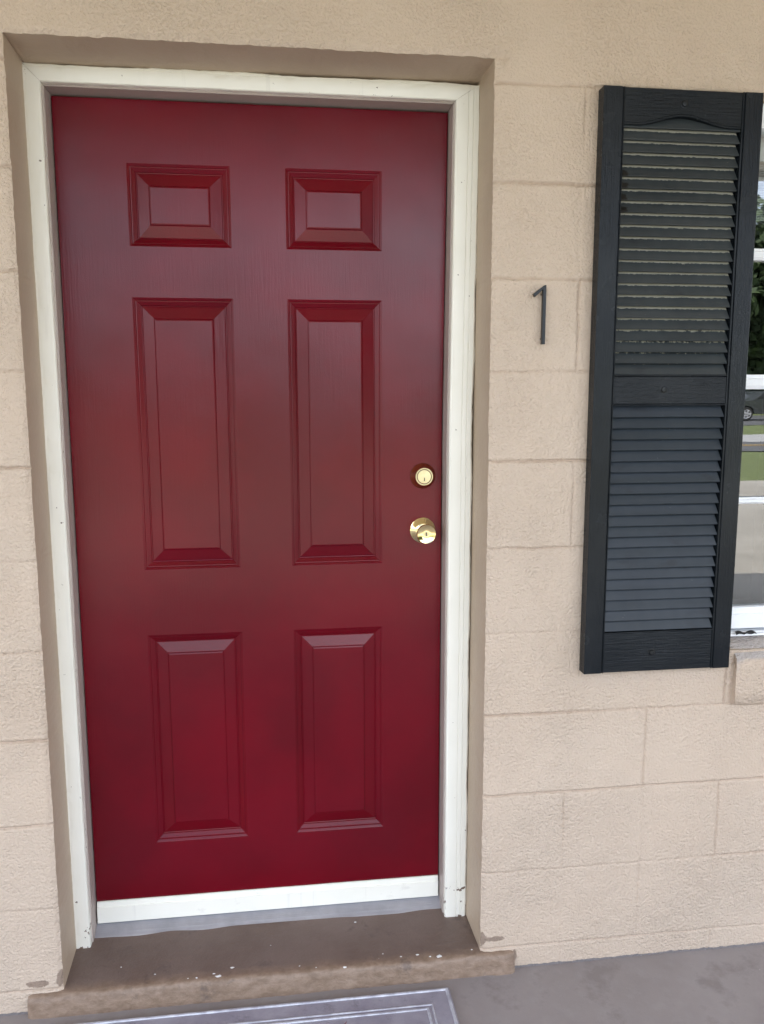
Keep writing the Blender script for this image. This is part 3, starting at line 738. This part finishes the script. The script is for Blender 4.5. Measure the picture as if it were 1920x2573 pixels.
for y in (-20.06, -19.80): b.add([(-300, y - .06, -.005), (300, y - .06, -.005), (300, y + .06, -.005), (-300, y + .06, -.005)], [(0, 1, 2, 3)])
b.build('road_marking', M['line'])['kind'] = 'structure'
sheet('far_pavement', -300, 300, -26, -21.7, -.012, M['walk'])
sheet('parking_lot', -40, 120, -52, -34.5, -.014, M['asphalt'])

# ------------------------------------------------------------------ parked car (seen in the window's reflection)
car = empty('parked_car', (27.0, -41.5, 0)); tag(car, 'dark grey estate car with alloy wheels parked beyond the road, reflected in the window', 'car')
cm = mat_simple('car_paint', (.022, .026, .027), (.028, .032, .033), 3, .25, coat=.8)
cg = mat_simple('car_glass', (.008, .01, .011), (.012, .014, .015), 3, .08)
ct = mat_simple('tyre_rubber', (.012, .012, .012), (.018, .018, .018), 10, .8); cr_ = mat_simple('alloy_rim', (.6, .6, .62), (.7, .7, .72), 10, .25, metal=.7)
cx0 = 27.0
prof = [(-2.3, .42), (-2.28, .95), (-2.15, 1.08), (-1.05, 1.16), (-.45, 1.66), (.2, 1.74), (1.75, 1.70), (2.12, 1.15), (2.2, .95), (2.2, .42), (1.82, .40)]
arch = lambda c_: [(c_ + .40 * math.cos(a), .40 + .40 * math.sin(a)) for a in np.linspace(.05, math.pi - .05, 12)]
poly = prof + arch(1.35) + [(.9, .36), (-.9, .36)] + arch(-1.38) + [(-1.8, .40)]
b = MB(); b.prism([(cx0 + x, z) for x, z in poly], -42.4, -40.6, 'y'); body = b.build('body', cm, car, .05)
for wp in ([(-.85, 1.18), (-.38, 1.60), (.12, 1.64), (.12, 1.18)], [(.20, 1.18), (.20, 1.645), (.95, 1.63), (1.0, 1.18)], [(1.12, 1.20), (1.06, 1.62), (1.62, 1.60), (1.92, 1.22)]):
    b = MB(); b.prism([(cx0 + x, z) for x, z in wp], -40.62, -40.585, 'y'); b.build('side_window', cg, car)
for wx in (-1.38, 1.35):
    b = MB(); b.lathe([(.36, -.2), (.37, -.18), (.37, .02), (.34, .05), (.24, .05)], (cx0 + wx, -40.66, .365), 32, (0, 1, 0)); tw = b.build('wheel', ct, car, 0, True)
    b = MB(); b.lathe([(.25, .02), (.245, .055), (.21, .05), (.20, .03), (.02, .03)], (cx0 + wx, -40.66, .365), 32, (0, 1, 0))
    for k in range(5):
        a = k * 2 * math.pi / 5; c_, s_ = math.cos(a), math.sin(a); p = lambda r, t: (cx0 + wx + r * c_ - t * s_, .365 + r * s_ + t * c_)
        b.prism([p(.03, -.035), p(.23, -.05), p(.23, .05), p(.03, .035)], -40.62, -40.60, 'y')
    b.build('rim', cr_, tw)

# ------------------------------------------------------------------ far wood beyond the parking lot
def wood(name, spots, leaf, seed, n):
    r = np.random.RandomState(seed); P = []
    for (x, y, h, rad) in spots:
        m = int(n * rad * h / 40); k = max(8, int(h * 2.2))
        cc = np.stack([x + r.uniform(-rad, rad, k) * .75, y + r.uniform(-rad, rad, k) * .75, r.uniform(.03, .92, k) * h], -1)
        sz = r.uniform(.28, .55, k) * rad
        c = r.randint(0, k, m); d = r.normal(size=(m, 3)); d /= np.linalg.norm(d, axis=1)[:, None]
        P.append(cc[c] + d * (sz[c] * r.uniform(.55, 1.05, m))[:, None])
    P = np.concatenate(P); P = P[P[:, 2] > .1]; m = len(P)
    u = r.normal(size=(m, 3)); u /= np.linalg.norm(u, axis=1)[:, None]; v = np.cross(u, r.normal(size=(m, 3))); v /= np.linalg.norm(v, axis=1)[:, None]
    s = (leaf * r.uniform(.6, 1.4, m))[:, None]
    Q = np.stack([P - u * s, P + v * s * .6, P + u * s, P - v * s * .6], 1).reshape(-1, 3)
    me = bpy.data.meshes.new(name); me.vertices.add(4 * m); me.vertices.foreach_set('co', Q.reshape(-1).astype(np.float32))
    me.loops.add(4 * m); me.loops.foreach_set('vertex_index', np.arange(4 * m, dtype=np.int32)); me.polygons.add(m)
    me.polygons.foreach_set('loop_start', np.arange(0, 4 * m, 4, dtype=np.int32)); me.polygons.foreach_set('loop_total', np.full(m, 4, dtype=np.int32)); me.update(calc_edges=True)
    return link(name, me, mat_simple('foliage_' + str(seed), (.022, .045, .014), (.06, .10, .028), .6, .7))
rr = random.Random(5)
spots = [(x + rr.uniform(-1.5, 1.5), -56 - rr.uniform(0, 9), rr.uniform(14, 18), rr.uniform(4, 5.5)) for x in range(33, 112, 3)]
tag(wood('far_wood', spots, .40, 3, 3800), 'dark green wood beyond the parked car, reflected in the window', 'wood', kind='stuff')
spots = [(x + rr.uniform(-2, 2), -75 - rr.uniform(0, 12), rr.uniform(3.5, 6), rr.uniform(3, 4.5)) for x in range(-110, 34, 6)]
tag(wood('far_hedgerow', spots, .34, 4, 900), 'low green line of bushes far beyond the road', 'hedgerow', kind='stuff')
